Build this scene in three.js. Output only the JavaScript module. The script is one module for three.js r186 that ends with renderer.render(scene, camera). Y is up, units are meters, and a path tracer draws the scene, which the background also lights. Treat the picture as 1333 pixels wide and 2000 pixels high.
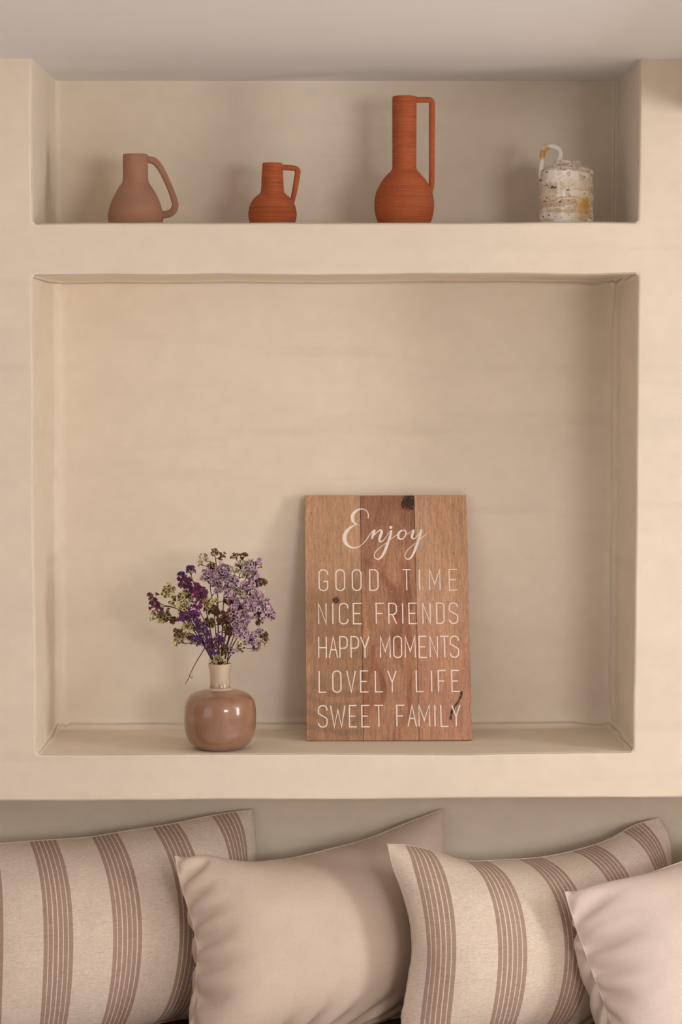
import * as THREE from 'three';
import { mergeGeometries, mergeVertices } from 'three/addons/utils/BufferGeometryUtils.js';
import { RoundedBoxGeometry } from 'three/addons/geometries/RoundedBoxGeometry.js';
import { RectAreaLightUniformsLib } from 'three/addons/lights/RectAreaLightUniformsLib.js';

// ---------------------------------------------------------------- camera, sky, light, exposure
const scene = new THREE.Scene();
const renderer = new THREE.WebGLRenderer({ antialias: true });
renderer.toneMapping = THREE.LinearToneMapping;
renderer.toneMappingExposure = 1.02;
renderer.shadowMap.enabled = true;
RectAreaLightUniformsLib.init();

const camera = new THREE.PerspectiveCamera(24.355, 1333 / 2000, 0.05, 60);
camera.position.set(0, 1.77, 4.634);
camera.rotation.x = THREE.MathUtils.degToRad(-3.913);

scene.background = new THREE.Color(0.80, 0.86, 0.95);

// room: x -2.0 .. 2.4, z -0.4 .. 5.6, ceiling 2.331
const BEAM = true;
const CEIL = 2.331;
const ROOM = { x0: -2.4, x1: 3.0, z1: 6.0 };
// daylight openings: a0..a1 along the wall, y0..y1 in height
const OPENINGS = [
  { wall: 'rear', a0: 1.5, a1: 2.9, y0: 1.40, y1: 2.27, light: 21.5, panes: 2 },    // window behind the camera, near the right corner
  { wall: 'right', a0: 1.3, a1: 2.1, y0: 0.90, y1: 2.27, light: 14.5, panes: 2 },   // window in the right wall, nearer the niches
  { wall: 'left', a0: 1.8, a1: 5.2, y0: 0.80, y1: 2.27, light: 0.7, panes: 4 },     // wide window in the left wall
];
const SUN = new THREE.DirectionalLight(new THREE.Color().setRGB(1.0, 0.93, 0.86), 5.0);   // sun through the near window, falls on the floor
SUN.position.set(3.0 + 5.0, 1.5 + 3.9, 1.7 + 0.9); SUN.target.position.set(3.0, 1.5, 1.7);
SUN.castShadow = true; Object.assign(SUN.shadow.camera, { left: -4, right: 4, top: 4, bottom: -4, near: 0.1, far: 16 }); SUN.shadow.mapSize.set(2048, 2048);
SUN.name = 'sun'; scene.add(SUN, SUN.target);
const DAY = new THREE.Color().setRGB(1.0, 0.965, 0.935);
for (const o of OPENINGS) {
  const L = new THREE.RectAreaLight(DAY, o.light, o.a1 - o.a0 - 0.12, o.y1 - o.y0 - 0.12);
  const c = (o.a0 + o.a1) / 2, y = (o.y0 + o.y1) / 2;
  if (o.wall === 'rear') { L.position.set(c, y, ROOM.z1 - 0.01); L.lookAt(c, y, 0); }
  else if (o.wall === 'left') { L.position.set(ROOM.x0 + 0.01, y, c); L.lookAt(0, y, c); }
  else { L.position.set(ROOM.x1 - 0.01, y, c); L.lookAt(0, y, c); }
  L.name = 'window_daylight';
  scene.add(L);
}

// ---------------------------------------------------------------- helpers
let seed = 20240611;
function rnd() { seed = (seed * 1664525 + 1013904223) >>> 0; return seed / 4294967296; }
const rr = (a, b) => a + (b - a) * rnd();
const clamp = (x, a = 0, b = 1) => Math.min(b, Math.max(a, x));
const sm = (a, b, x) => { const t = clamp((x - a) / (b - a)); return t * t * (3 - 2 * t); };
const lerp = (a, b, t) => a + (b - a) * t;
function hash(x, y, s) { let h = (x * 374761393 + y * 668265263 + s * 974634777) | 0; h = Math.imul(h ^ (h >>> 13), 1274126177); h ^= h >>> 16; return (h >>> 0) / 4294967296; }
// value noise; px > 0 makes it repeat with that period
function vn(x, y, s = 0, px = 0, py = 0) {
  let xi = Math.floor(x), yi = Math.floor(y); const fx = x - xi, fy = y - yi;
  const u = fx * fx * (3 - 2 * fx), v = fy * fy * (3 - 2 * fy);
  let x1 = xi + 1, y1 = yi + 1;
  if (px) { xi = ((xi % px) + px) % px; x1 = ((x1 % px) + px) % px; }
  if (py) { yi = ((yi % py) + py) % py; y1 = ((y1 % py) + py) % py; }
  return lerp(lerp(hash(xi, yi, s), hash(x1, yi, s), u), lerp(hash(xi, y1, s), hash(x1, y1, s), u), v);
}
function fbm(x, y, s = 0, oct = 4, px = 0, py = 0) {
  let a = 0.5, f = 1, r = 0, n = 0;
  for (let i = 0; i < oct; i++) { r += a * vn(x * f, y * f, s + i * 17, px * f, py * f); n += a; a *= 0.5; f *= 2; }
  return r / n;
}
const hex = (h) => [(h >> 16) & 255, (h >> 8) & 255, h & 255];
function mixc(a, b, t) { return [lerp(a[0], b[0], t), lerp(a[1], b[1], t), lerp(a[2], b[2], t)]; }
function tex(w, h, fn, srgb = true) {           // fn(u, v) with v up -> [r, g, b] 0..255 or one value
  const d = new Uint8Array(w * h * 4);
  for (let j = 0; j < h; j++) for (let i = 0; i < w; i++) {
    let c = fn((i + 0.5) / w, (j + 0.5) / h, i, j); if (!Array.isArray(c)) c = [c, c, c];
    const k = (j * w + i) * 4; d[k] = clamp(c[0], 0, 255); d[k + 1] = clamp(c[1], 0, 255); d[k + 2] = clamp(c[2], 0, 255); d[k + 3] = 255;
  }
  const t = new THREE.DataTexture(d, w, h); t.wrapS = t.wrapT = THREE.RepeatWrapping;
  t.magFilter = THREE.LinearFilter; t.minFilter = THREE.LinearMipmapLinearFilter; t.generateMipmaps = true;
  if (srgb) t.colorSpace = THREE.SRGBColorSpace;
  t.needsUpdate = true; return t;
}
function mesh(name, g, m, parent = scene) {
  const o = new THREE.Mesh(g, m); o.name = name; o.castShadow = o.receiveShadow = true; parent.add(o); return o;
}
function structure(o, label, category) { o.userData.kind = 'structure'; if (label) o.userData.label = label; if (category) o.userData.category = category; return o; }
function thing(name, label, category, p = [0, 0, 0], group) {
  const g = new THREE.Group(); g.name = name; g.position.set(...p); g.userData = { label, category }; if (group) g.userData.group = group;
  scene.add(g); return g;
}
function geom(pos, idx, uv) {
  const g = new THREE.BufferGeometry(); g.setAttribute('position', new THREE.Float32BufferAttribute(pos, 3));
  if (uv) g.setAttribute('uv', new THREE.Float32BufferAttribute(uv, 2));
  g.setIndex(idx); g.computeVertexNormals(); return g;
}
function boxUV(g, s = 0.5) {                     // uv in metres from the face's own direction
  const p = g.attributes.position, n = g.attributes.normal, uv = new Float32Array(p.count * 2);
  for (let i = 0; i < p.count; i++) {
    const ax = Math.abs(n.getX(i)), ay = Math.abs(n.getY(i)), az = Math.abs(n.getZ(i));
    if (az >= ax && az >= ay) { uv[2 * i] = p.getX(i) * s; uv[2 * i + 1] = p.getY(i) * s; }
    else if (ax >= ay) { uv[2 * i] = p.getZ(i) * s; uv[2 * i + 1] = p.getY(i) * s; }
    else { uv[2 * i] = p.getX(i) * s; uv[2 * i + 1] = p.getZ(i) * s; }
  }
  g.setAttribute('uv', new THREE.BufferAttribute(uv, 2)); return g;
}
const box = (x0, x1, y0, y1, z0, z1) => { const g = new THREE.BoxGeometry(x1 - x0, y1 - y0, z1 - z0); g.translate((x0 + x1) / 2, (y0 + y1) / 2, (z0 + z1) / 2); return g; };
function tube(pts, radii, seg = 40, rad = 12, squash = 1, closedEnds = true) {   // tapered tube through points
  const c = new THREE.CatmullRomCurve3(pts.map((p) => new THREE.Vector3(...p)), false, 'catmullrom', 0.5);
  const fr = c.computeFrenetFrames(seg, false), pos = [], idx = [], uv = [];
  const R = Array.isArray(radii) ? radii : [radii, radii];
  for (let i = 0; i <= seg; i++) {
    const t = i / seg, p = c.getPointAt(t), k = t * (R.length - 1), a = Math.min(R.length - 2, Math.floor(k)), r = lerp(R[a], R[a + 1], k - a);
    for (let j = 0; j <= rad; j++) {
      const th = j / rad * Math.PI * 2, v = p.clone().addScaledVector(fr.normals[i], Math.cos(th) * r).addScaledVector(fr.binormals[i], Math.sin(th) * r * squash);
      pos.push(v.x, v.y, v.z); uv.push(j / rad, t);
    }
  }
  for (let i = 0; i < seg; i++) for (let j = 0; j < rad; j++) { const a = i * (rad + 1) + j, b = a + rad + 1; idx.push(a, a + 1, b, b, a + 1, b + 1); }
  if (closedEnds) for (const e of [0, seg]) {
    const c0 = pos.length / 3, p = c.getPointAt(e / seg); pos.push(p.x, p.y, p.z); uv.push(0.5, 0.5);
    for (let j = 0; j < rad; j++) { const a = e * (rad + 1) + j; e ? idx.push(a, a + 1, c0) : idx.push(a + 1, a, c0); }
  }
  return geom(pos, idx, uv);
}
function lathe(prof, seg = 96) { return new THREE.LatheGeometry(prof.map(([r, y]) => new THREE.Vector2(Math.max(r, 0.00001), y)), seg); }
function smoothProfile(pts, n) {                 // pts [r, y] -> n points along a centripetal spline
  const c = new THREE.CatmullRomCurve3(pts.map(([r, y]) => new THREE.Vector3(r, y, 0)), false, 'centripetal');
  return c.getSpacedPoints(n).map((p) => [p.x, p.y]);
}

// ---------------------------------------------------------------- plaster
const plasterMap = tex(1024, 1024, (u, v) => {
  const a = fbm(u * 3, v * 3, 3, 5, 3, 3), b = fbm(u * 12, v * 24, 9, 4, 12, 24), c = fbm(u * 90, v * 90, 31, 2, 90, 90);
  const streak = fbm(u * 6, v * 60, 55, 3, 6, 60);
  const k = 1 + (a - 0.5) * 0.06 + (b - 0.5) * 0.035 + (c - 0.5) * 0.025 + Math.max(0, streak - 0.66) * -0.10;
  const warm = (fbm(u * 4, v * 4, 77, 3, 4, 4) - 0.5) * 9;
  return [236 * k + warm * 0.2, 223 * k, 204 * k - warm * 0.6];
});
const plasterBump = tex(1024, 1024, (u, v) => {
  const a = fbm(u * 7, v * 9, 5, 4, 7, 9), b = fbm(u * 14, v * 40, 14, 3, 14, 40), c = fbm(u * 60, v * 60, 41, 3, 60, 60);
  return 255 * clamp(0.55 * a + 0.25 * b + 0.2 * c);
}, false);
const plaster = new THREE.MeshStandardMaterial({ map: plasterMap, bumpMap: plasterBump, bumpScale: 0.0022, roughness: 0.82 });
const ceilingPaint = new THREE.MeshStandardMaterial({ color: 0xf6f5f6, roughness: 0.95, bumpMap: plasterBump, bumpScale: 0.001 });
const clayPaint = new THREE.MeshStandardMaterial({ color: 0xa8917c, roughness: 0.9, bumpMap: plasterBump, bumpScale: 0.001 });   // the other walls of the room
const whitePaint = new THREE.MeshStandardMaterial({ color: 0xe9e4da, roughness: 0.5 });

// slow hand-made waver of the plaster edges
const wob = (t, s) => (fbm(t * 4.2 + 50, s * 7.3, s, 3) - 0.5) * 0.006;

// rounded rectangle ring with fixed point count; o = outward offset
const SIDE = 28, CORN = 6;
function ringPts(n, o, r) {
  const { x0, x1, y0, y1 } = n, pts = [];
  const X0 = x0 - o, X1 = x1 + o, Y0 = y0 - o, Y1 = y1 + o;
  const side = (ax, ay, bx, by) => { for (let i = 0; i < SIDE; i++) { const t = (i + 0.5) / SIDE; pts.push([lerp(ax, bx, t), lerp(ay, by, t)]); } };
  const corner = (cx, cy, a0) => { for (let i = 0; i <= CORN; i++) { const a = a0 + (i / CORN) * Math.PI / 2; pts.push([cx + r * Math.cos(a), cy + r * Math.sin(a)]); } };
  side(X0 + r, Y0, X1 - r, Y0); corner(X1 - r, Y0 + r, -Math.PI / 2);
  side(X1, Y0 + r, X1, Y1 - r); corner(X1 - r, Y1 - r, 0);
  side(X1 - r, Y1, X0 + r, Y1); corner(X0 + r, Y1 - r, Math.PI / 2);
  side(X0, Y1 - r, X0, Y0 + r); corner(X0 + r, Y0 + r, Math.PI);
  return pts.map(([x, y]) => [x + wob(y, n.s + (x > (x0 + x1) / 2 ? 1 : 0)), y + wob(x, n.s + 2 + (y > (y0 + y1) / 2 ? 1 : 0)) + (n.tilt || 0) * x]);
}
function nicheGeometry(n) {                       // rounded front arris, reveals, coved inner corners, back
  const rb = 0.006, rc = n.cove, rings = [];
  const depthAt = (y) => lerp(n.dBottom, n.dTop, clamp((y - n.y0) / (n.y1 - n.y0)));
  for (let i = 0; i <= 5; i++) { const a = i / 5 * Math.PI / 2; rings.push([ringPts(n, rb * (1 - Math.sin(a)), 0.010), () => -rb * (1 - Math.cos(a))]); }
  for (const t of [0.2, 0.45, 0.7]) rings.push([ringPts(n, 0, lerp(0.010, 0.018, t)), (y) => -lerp(rb, depthAt(y) - rc, t)]);
  for (let i = 0; i <= 6; i++) { const b = i / 6 * Math.PI / 2; rings.push([ringPts(n, -rc * (1 - Math.cos(b)), 0.018 + 0.4 * rc * (1 - Math.cos(b))), (y) => -(depthAt(y) - rc) - rc * Math.sin(b)]); }
  const cx = (n.x0 + n.x1) / 2, cy = (n.y0 + n.y1) / 2, last = rings[rings.length - 1][0];
  for (const k of [0.97, 0.75, 0.5, 0.25]) rings.push([last.map(([x, y]) => [lerp(cx, x, k), lerp(cy, y, k)]), (y) => -depthAt(y)]);
  const pos = [], idx = [], N = last.length;
  for (const [pts, z] of rings) for (const [x, y] of pts) pos.push(x, y, z(y));
  for (let r = 0; r < rings.length - 1; r++) for (let i = 0; i < N; i++) {
    const a = r * N + i, b = r * N + (i + 1) % N, c = a + N, d = b + N; idx.push(a, b, c, b, d, c);
  }
  const c0 = pos.length / 3; pos.push(cx, cy, -depthAt(cy));
  const L = (rings.length - 1) * N; for (let i = 0; i < N; i++) idx.push(L + i, L + (i + 1) % N, c0);
  return { g: boxUV(geom(pos, idx)), hole: rings[0][0] };
}
const NICHES = [
  { x0: -0.598, x1: 0.578, y0: 2.0155, y1: 2.50, dTop: 0.378, dBottom: 0.378, cove: 0.012, s: 1, tilt: 0.0022 },
  { x0: -0.599, x1: 0.577, y0: 0.976, y1: 1.9155, dTop: 0.342, dBottom: 0.318, cove: 0.026, s: 7, tilt: 0.0035 },
  { x0: 0.6755, x1: 1.60, y0: 0.976, y1: 1.9155, dTop: 0.342, dBottom: 0.318, cove: 0.026, s: 13, tilt: 0.002 },
];
{
  const parts = [], holes = [];
  for (const n of NICHES) { const { g, hole } = nicheGeometry(n); parts.push(g); holes.push(hole); }
  // lower front edge, underside of the rail and the alcove wall behind the bench, swept along x
  const prof = [[0.884 + 0.006, 0]];
  for (let i = 1; i <= 5; i++) { const a = i / 5 * Math.PI / 2; prof.push([0.884 + 0.006 * (1 - Math.sin(a)), -0.006 * (1 - Math.cos(a))]); }
  prof.push([0.884, -0.1], [0.884, -0.32]);
  for (let i = 1; i <= 5; i++) { const a = i / 5 * Math.PI / 2; prof.push([0.884 - 0.02 * (1 - Math.cos(a)), -0.32 - 0.02 * Math.sin(a)]); }
  prof.push([0.75, -0.34], [0.6, -0.34], [0.3, -0.34], [-0.05, -0.34]);
  const XS = []; for (let i = 0; i <= 135; i++) XS.push(lerp(-2.4, 3.0, i / 135));
  const edge = (x) => 0.0065 * x * (Math.abs(x) < 0.9 ? 1 : 0.9 / Math.abs(x)) + wob(x, 21) * 0.7;
  const pos = [], idx = [];
  for (const x of XS) for (const [y, z] of prof) pos.push(x, y + (y > 0.8 ? edge(x) : 0), z);
  const P = prof.length;
  for (let i = 0; i < XS.length - 1; i++) for (let j = 0; j < P - 1; j++) { const a = i * P + j, b = a + 1, c = a + P, d = c + 1; idx.push(a, b, c, b, d, c); }
  parts.push(boxUV(geom(pos, idx)));
  // the front face with the openings cut out
  const s = new THREE.Shape();
  XS.forEach((x, i) => (i ? s.lineTo(x, 0.89 + edge(x)) : s.moveTo(x, 0.89 + edge(x))));
  s.lineTo(3.0, 2.60); s.lineTo(-2.4, 2.60); s.closePath();
  for (const h of holes) { const p = new THREE.Path(); h.forEach(([x, y], i) => (i ? p.lineTo(x, y) : p.moveTo(x, y))); p.closePath(); s.holes.push(p); }
  parts.push(boxUV(new THREE.ShapeGeometry(s)));
  // masonry behind the plaster
  parts.push(boxUV(box(-2.5, 3.1, -0.1, 2.6, -0.60, -0.45).toNonIndexed()));
  const flat = parts.map((g) => { const q = g.index ? g.toNonIndexed() : g; for (const k of Object.keys(q.attributes)) if (!['position', 'normal', 'uv'].includes(k)) q.deleteAttribute(k); return q; });
  structure(mesh('wall_back', mergeGeometries(flat), plaster), 'beige plaster wall with an open shelf niche above a large square niche', 'wall');
}
structure(mesh('ceiling', boxUV(box(-2.55, 3.15, CEIL, CEIL + 0.12, -0.42, 6.15)), ceilingPaint), 'smooth off-white painted ceiling above the niches', 'ceiling');
// boxed plaster beam to the right of the picture
if (BEAM) structure(mesh('trim_1', boxUV(box(0.70, 0.86, 2.225, CEIL, 0.0, 1.1)), plaster), 'boxed plaster beam under the ceiling, right of the niches', 'beam');
const floorMat = new THREE.MeshStandardMaterial({ color: 0xe2d8d0, roughness: 0.6 });
structure(mesh('floor', box(-2.55, 3.15, -0.12, 0, -0.4, 6.15), floorMat), 'warm stone floor of the room', 'floor');

// walls with openings, windows with frames and panes
const glass = new THREE.MeshPhysicalMaterial({ color: 0xffffff, transmission: 1, thickness: 0, roughness: 0, ior: 1.45 });
function wallWithOpenings(name, wall, label) {
  const s = new THREE.Shape(), isRear = wall === 'rear';
  const a0 = isRear ? -2.55 : -0.4, a1 = isRear ? 3.15 : 6.15;
  s.moveTo(a0, 0); s.lineTo(a1, 0); s.lineTo(a1, CEIL); s.lineTo(a0, CEIL); s.closePath();
  for (const o of OPENINGS.filter((q) => q.wall === wall)) { const p = new THREE.Path(); p.moveTo(o.a0, o.y0); p.lineTo(o.a1, o.y0); p.lineTo(o.a1, o.y1); p.lineTo(o.a0, o.y1); p.closePath(); s.holes.push(p); }
  const g = new THREE.ExtrudeGeometry(s, { depth: 0.15, bevelEnabled: false });
  if (isRear) g.translate(0, 0, ROOM.z1); else { g.rotateY(-Math.PI / 2); g.translate(wall === 'left' ? ROOM.x0 : ROOM.x1 + 0.15, 0, 0); }
  structure(mesh(name, boxUV(g), clayPaint), label, 'wall');
}
wallWithOpenings('wall_rear', 'rear', 'plaster wall with one window, opposite the niches');
wallWithOpenings('wall_right', 'right', 'plaster side wall with one window, right of the niches');
wallWithOpenings('wall_left', 'left', 'plaster side wall with one window, left of the niches');
OPENINGS.forEach((o, k) => {
  const g = new THREE.Group(); g.name = `window_${k + 1}`; scene.add(g);
  structure(g, ['white window opposite the niches', 'white window in the right side wall near the niches', 'wide white window in the left side wall'][k], 'window');
  const put = (name, u0, u1, y0, y1, d0, d1, m) => mesh(name, o.wall === 'rear' ? box(u0, u1, y0, y1, ROOM.z1 + d0, ROOM.z1 + d1) : o.wall === 'left' ? box(ROOM.x0 - d1, ROOM.x0 - d0, y0, y1, u0, u1) : box(ROOM.x1 + d0, ROOM.x1 + d1, y0, y1, u0, u1), m, g);
  const f = 0.05;
  put('window_frame', o.a0, o.a1, o.y0, o.y0 + f, 0.05, 0.11, whitePaint); put('window_frame', o.a0, o.a1, o.y1 - f, o.y1, 0.05, 0.11, whitePaint);
  put('window_frame', o.a0, o.a0 + f, o.y0 + f, o.y1 - f, 0.05, 0.11, whitePaint); put('window_frame', o.a1 - f, o.a1, o.y0 + f, o.y1 - f, 0.05, 0.11, whitePaint);
  const w = (o.a1 - o.a0 - 2 * f) / o.panes;
  for (let i = 0; i < o.panes; i++) {
    const u = o.a0 + f + i * w;
    if (i) put('mullion', u - 0.02, u + 0.02, o.y0 + f, o.y1 - f, 0.055, 0.105, whitePaint);
    put('pane', u + (i ? 0.02 : 0), u + w - (i < o.panes - 1 ? 0.02 : 0), o.y0 + f, o.y1 - f, 0.078, 0.082, glass);
  }
});

// ---------------------------------------------------------------- cloth: cushions
function hashWeave(w, h, W, H, colour, amp = 1) {          // plain woven linen with darker weft slubs
  return tex(w, h, (u, v, i, j) => {
    const x = u * W * 1000, y = v * H * 1000;     // millimetres
    let c = colour(x, y);
    const weft = vn(x * 0.22, y * 1.7, 4), weft2 = vn(x * 0.09, y * 0.9, 8), warp = vn(x * 1.6, y * 0.3, 12), fine = hash(i, j, 3);
    let k = 1 + amp * ((weft - 0.5) * 0.10 + (warp - 0.5) * 0.07 + (fine - 0.5) * 0.06) + (fbm(x * 0.02, y * 0.02, 66, 3) - 0.5) * 0.06;
    if (weft2 > 0.72 && weft > 0.45) k -= amp * (weft2 - 0.72) * 0.55;
    return [c[0] * k, c[1] * k, c[2] * k];
  });
}
const LINEN = hex(0xe5d5c4), BAND = hex(0xb29787);
const stripeMap = hashWeave(1536, 1024, 0.64, 0.46, (x, y) => {
  for (let b = 0; b < 5; b++) {
    const t = x - (64 + b * 128 - 27);            // each band 54 mm: six dark stripes, five light threads
    if (t > 0 && t < 54) { const q = t / (54 / 5.82) % 1; return q < 0.80 || t > 52 ? BAND : mixc(LINEN, [235, 220, 208], 0.4); }
  }
  return LINEN;
});
const plainMap = hashWeave(1024, 1024, 0.55, 0.5, () => hex(0xdfccbb), 0.3);
const paleMap = hashWeave(1024, 1024, 0.55, 0.5, () => hex(0xe6d5ca), 0.3);
const weaveBump = tex(512, 512, (u, v, i, j) => 128 + 60 * (hash(i >> 1, j >> 1, 5) - 0.5) + 90 * (vn(u * 60, v * 260, 3, 60, 260) - 0.5) + 60 * (vn(u * 260, v * 60, 6, 260, 60) - 0.5), false);
weaveBump.repeat.set(4, 4);
const cloth = (map, s) => new THREE.MeshPhysicalMaterial({ map, bumpMap: weaveBump, bumpScale: 0.00022, roughness: 0.95, sheen: s, sheenRoughness: 0.6, sheenColor: new THREE.Color(0xf0dfd2) });
const stripedLinen = cloth(stripeMap, 0.15), plainCloth = cloth(plainMap, 0.5), paleCloth = cloth(paleMap, 0.5);

const hf = { x0: -1.0, z: null, n: 260, m: 70, s: 0.008, y0: 0.35 };  // front-most cloth so far over the wall plane
hf.z = new Float32Array(hf.n * hf.m).fill(-0.338);
const hfAt = (x, y) => { const i = Math.round((x - hf.x0) / hf.s), j = Math.round((y - hf.y0) / hf.s); return i < 0 || j < 0 || i >= hf.n || j >= hf.m ? -0.338 : hf.z[j * hf.n + i]; };
const SEAT = 0.385;

// A cushion: two cloth sheets sewn along an outline (top, right, bottom, left in metres) and filled; the cloth is longer than the seam, so it puckers.
function cushion(name, label, mat, E, fill, group) {
  const NU = 104, NV = 80;
  const cur = {}; for (const k of ['top', 'right', 'bottom', 'left']) cur[k] = new THREE.CatmullRomCurve3(E[k].map((p) => new THREE.Vector3(...p)), false, 'centripetal');
  const W = Math.max(cur.top.getLength(), cur.bottom.getLength()) * 1.028, H = Math.max(cur.left.getLength(), cur.right.getLength()) * 1.022;
  const top = cur.top.getSpacedPoints(NU), bot = cur.bottom.getSpacedPoints(NU), lef = cur.left.getSpacedPoints(NV), rig = cur.right.getSpacedPoints(NV);
  const N = (NU + 1) * (NV + 1), id = (i, j) => j * (NU + 1) + i;
  const x = [new Float32Array(N * 3), new Float32Array(N * 3)];
  const q = new THREE.Vector3(), grid = new Float32Array(N * 3);
  for (let j = 0; j <= NV; j++) for (let i = 0; i <= NU; i++) {
    const u = i / NU, v = j / NV;
    for (const [a, ax] of [['x', 0], ['y', 1], ['z', 2]]) {
      const ruled = lerp(top[i][a], bot[i][a], v) + lerp(lef[j][a], rig[j][a], u);
      const bil = lerp(lerp(top[0][a], top[NU][a], u), lerp(bot[0][a], bot[NU][a], u), v);
      grid[id(i, j) * 3 + ax] = ruled - bil;
    }
  }
  const wall = (px, py) => hfAt(px, py) + 0.004;
  const nrm = new Float32Array(N * 3);
  const normals = (P) => {
    for (let j = 0; j <= NV; j++) for (let i = 0; i <= NU; i++) {
      const a = id(Math.max(0, i - 1), j) * 3, b = id(Math.min(NU, i + 1), j) * 3, c = id(i, Math.max(0, j - 1)) * 3, d = id(i, Math.min(NV, j + 1)) * 3, k = id(i, j) * 3;
      const ux = P[b] - P[a], uy = P[b + 1] - P[a + 1], uz = P[b + 2] - P[a + 2], vx = P[c] - P[d], vy = P[c + 1] - P[d + 1], vz = P[c + 2] - P[d + 2];
      let nx = uy * vz - uz * vy, ny = uz * vx - ux * vz, nz = ux * vy - uy * vx; const l = Math.hypot(nx, ny, nz) || 1;
      nrm[k] = nx / l; nrm[k + 1] = ny / l; nrm[k + 2] = nz / l;
    }
  };
  normals(grid);
  for (let s = 0; s < 2; s++) for (let j = 0; j <= NV; j++) for (let i = 0; i <= NU; i++) {
    const u = i / NU, v = j / NV, b = Math.pow(16 * u * (1 - u) * v * (1 - v), 0.45), k = id(i, j) * 3;
    const off = b * (s ? -fill * 0.75 : fill) * (1 + (fbm(u * 7, v * 7, 7 + s + label.length, 3) - 0.5) * 0.5);
    for (let a = 0; a < 3; a++) x[s][k + a] = grid[k + a] + nrm[k + a] * off;
  }
  const prev = x.map((a) => a.slice());
  const ru = W / NU, rv = H / NV, rd = Math.hypot(ru, rv);
  const cons = [];
  for (let j = 0; j <= NV; j++) for (let i = 0; i <= NU; i++) {
    if (i < NU) cons.push([id(i, j), id(i + 1, j), ru, 1]);
    if (j < NV) cons.push([id(i, j), id(i, j + 1), rv, 1]);
    if (i < NU && j < NV) { cons.push([id(i, j), id(i + 1, j + 1), rd, 0.5]); cons.push([id(i + 1, j), id(i, j + 1), rd, 0.5]); }
    if (i < NU - 3 && i % 1 === 0) cons.push([id(i, j), id(i + 4, j), ru * 4, 0.12]);
    if (j < NV - 3) cons.push([id(i, j), id(i, j + 4), rv * 4, 0.12]);
  }
  const CA = Int32Array.from(cons, (c) => c[0] * 3), CB = Int32Array.from(cons, (c) => c[1] * 3), CR = Float32Array.from(cons, (c) => c[2]), CK = Float32Array.from(cons, (c) => c[3] * 0.5);
  const fixed = new Uint8Array(N); for (let i = 0; i <= NU; i++) fixed[id(i, 0)] = fixed[id(i, NV)] = 1; for (let j = 0; j <= NV; j++) fixed[id(0, j)] = fixed[id(NU, j)] = 1;
  const STEPS = 110, IT = 5;
  for (let st = 0; st < STEPS; st++) for (let s = 0; s < 2; s++) {
    const P = x[s], Q = prev[s]; normals(P);
    const sg = s ? -1 : 1, pr = 0.00042 * (s ? 0.8 : 1) * (1 - 0.5 * st / STEPS);
    for (let n = 0; n < N; n++) if (!fixed[n]) {
      const k = n * 3;
      for (let a = 0; a < 3; a++) { const o = P[k + a], vel = (o - Q[k + a]) * 0.80; Q[k + a] = o; P[k + a] = o + vel + nrm[k + a] * sg * pr - (a === 1 ? 0.00005 : 0); }
    }
    for (let it = 0; it < IT; it++) {
      for (let c = 0; c < CA.length; c++) {
        const A = CA[c], B = CB[c], dx = P[B] - P[A], dy = P[B + 1] - P[A + 1], dz = P[B + 2] - P[A + 2], d = Math.sqrt(dx * dx + dy * dy + dz * dz) || 1e-6;
        let w = CK[c] * (d - CR[c]) / d; if (d < CR[c] && CK[c] > 0.2) w *= 0.35;
        const fa = fixed[A / 3], fb = fixed[B / 3]; if (fa && fb) continue;
        const ka = fa ? 0 : fb ? 2 : 1, kb = fb ? 0 : fa ? 2 : 1;
        P[A] += dx * w * ka; P[A + 1] += dy * w * ka; P[A + 2] += dz * w * ka; P[B] -= dx * w * kb; P[B + 1] -= dy * w * kb; P[B + 2] -= dz * w * kb;
      }
      for (let n = 0; n < N; n++) if (!fixed[n]) { const k = n * 3, z = wall(P[k], P[k + 1]); if (P[k + 2] < z) P[k + 2] = z; if (P[k + 1] < SEAT + 0.004) P[k + 1] = SEAT + 0.004; }
    }
  }
  // keep the filling inside: front sheet never behind the back sheet
  for (let n = 0; n < N; n++) if (!fixed[n] && x[0][n * 3 + 2] < x[1][n * 3 + 2] + 0.002) { const m = (x[0][n * 3 + 2] + x[1][n * 3 + 2]) / 2; x[0][n * 3 + 2] = m + 0.001; x[1][n * 3 + 2] = m - 0.001; }
  const pos = [], uv = [], idx = [], lap = 2;
  for (let s = 0; s < 2; s++) {
    for (let r = 0; r < lap; r++) { const P = x[s], o = P.slice(); for (let j = 1; j < NV; j++) for (let i = 1; i < NU; i++) for (let a = 0; a < 3; a++) { const k = id(i, j) * 3 + a; P[k] = 0.5 * o[k] + 0.125 * (o[k - 3] + o[k + 3] + o[k - (NU + 1) * 3] + o[k + (NU + 1) * 3]); } }
    for (let n = 0; n < N; n++) { pos.push(x[s][n * 3], x[s][n * 3 + 1], x[s][n * 3 + 2]); uv.push((n % (NU + 1)) / NU, 1 - Math.floor(n / (NU + 1)) / NV); }
    for (let j = 0; j < NV; j++) for (let i = 0; i < NU; i++) { const a = s * N + id(i, j), b = a + 1, c = a + NU + 1, d = c + 1; s ? idx.push(a, b, c, b, d, c) : idx.push(a, c, b, b, c, d); }
  }
  // remember the front for the cushions that lean on this one
  const add = (px, py, pz) => { const i = Math.round((px - hf.x0) / hf.s), j = Math.round((py - hf.y0) / hf.s); if (i >= 0 && j >= 0 && i < hf.n && j < hf.m) hf.z[j * hf.n + i] = Math.max(hf.z[j * hf.n + i], pz); };
  for (let n = 0; n < N; n++) add(x[0][n * 3], x[0][n * 3 + 1], x[0][n * 3 + 2]);
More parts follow.
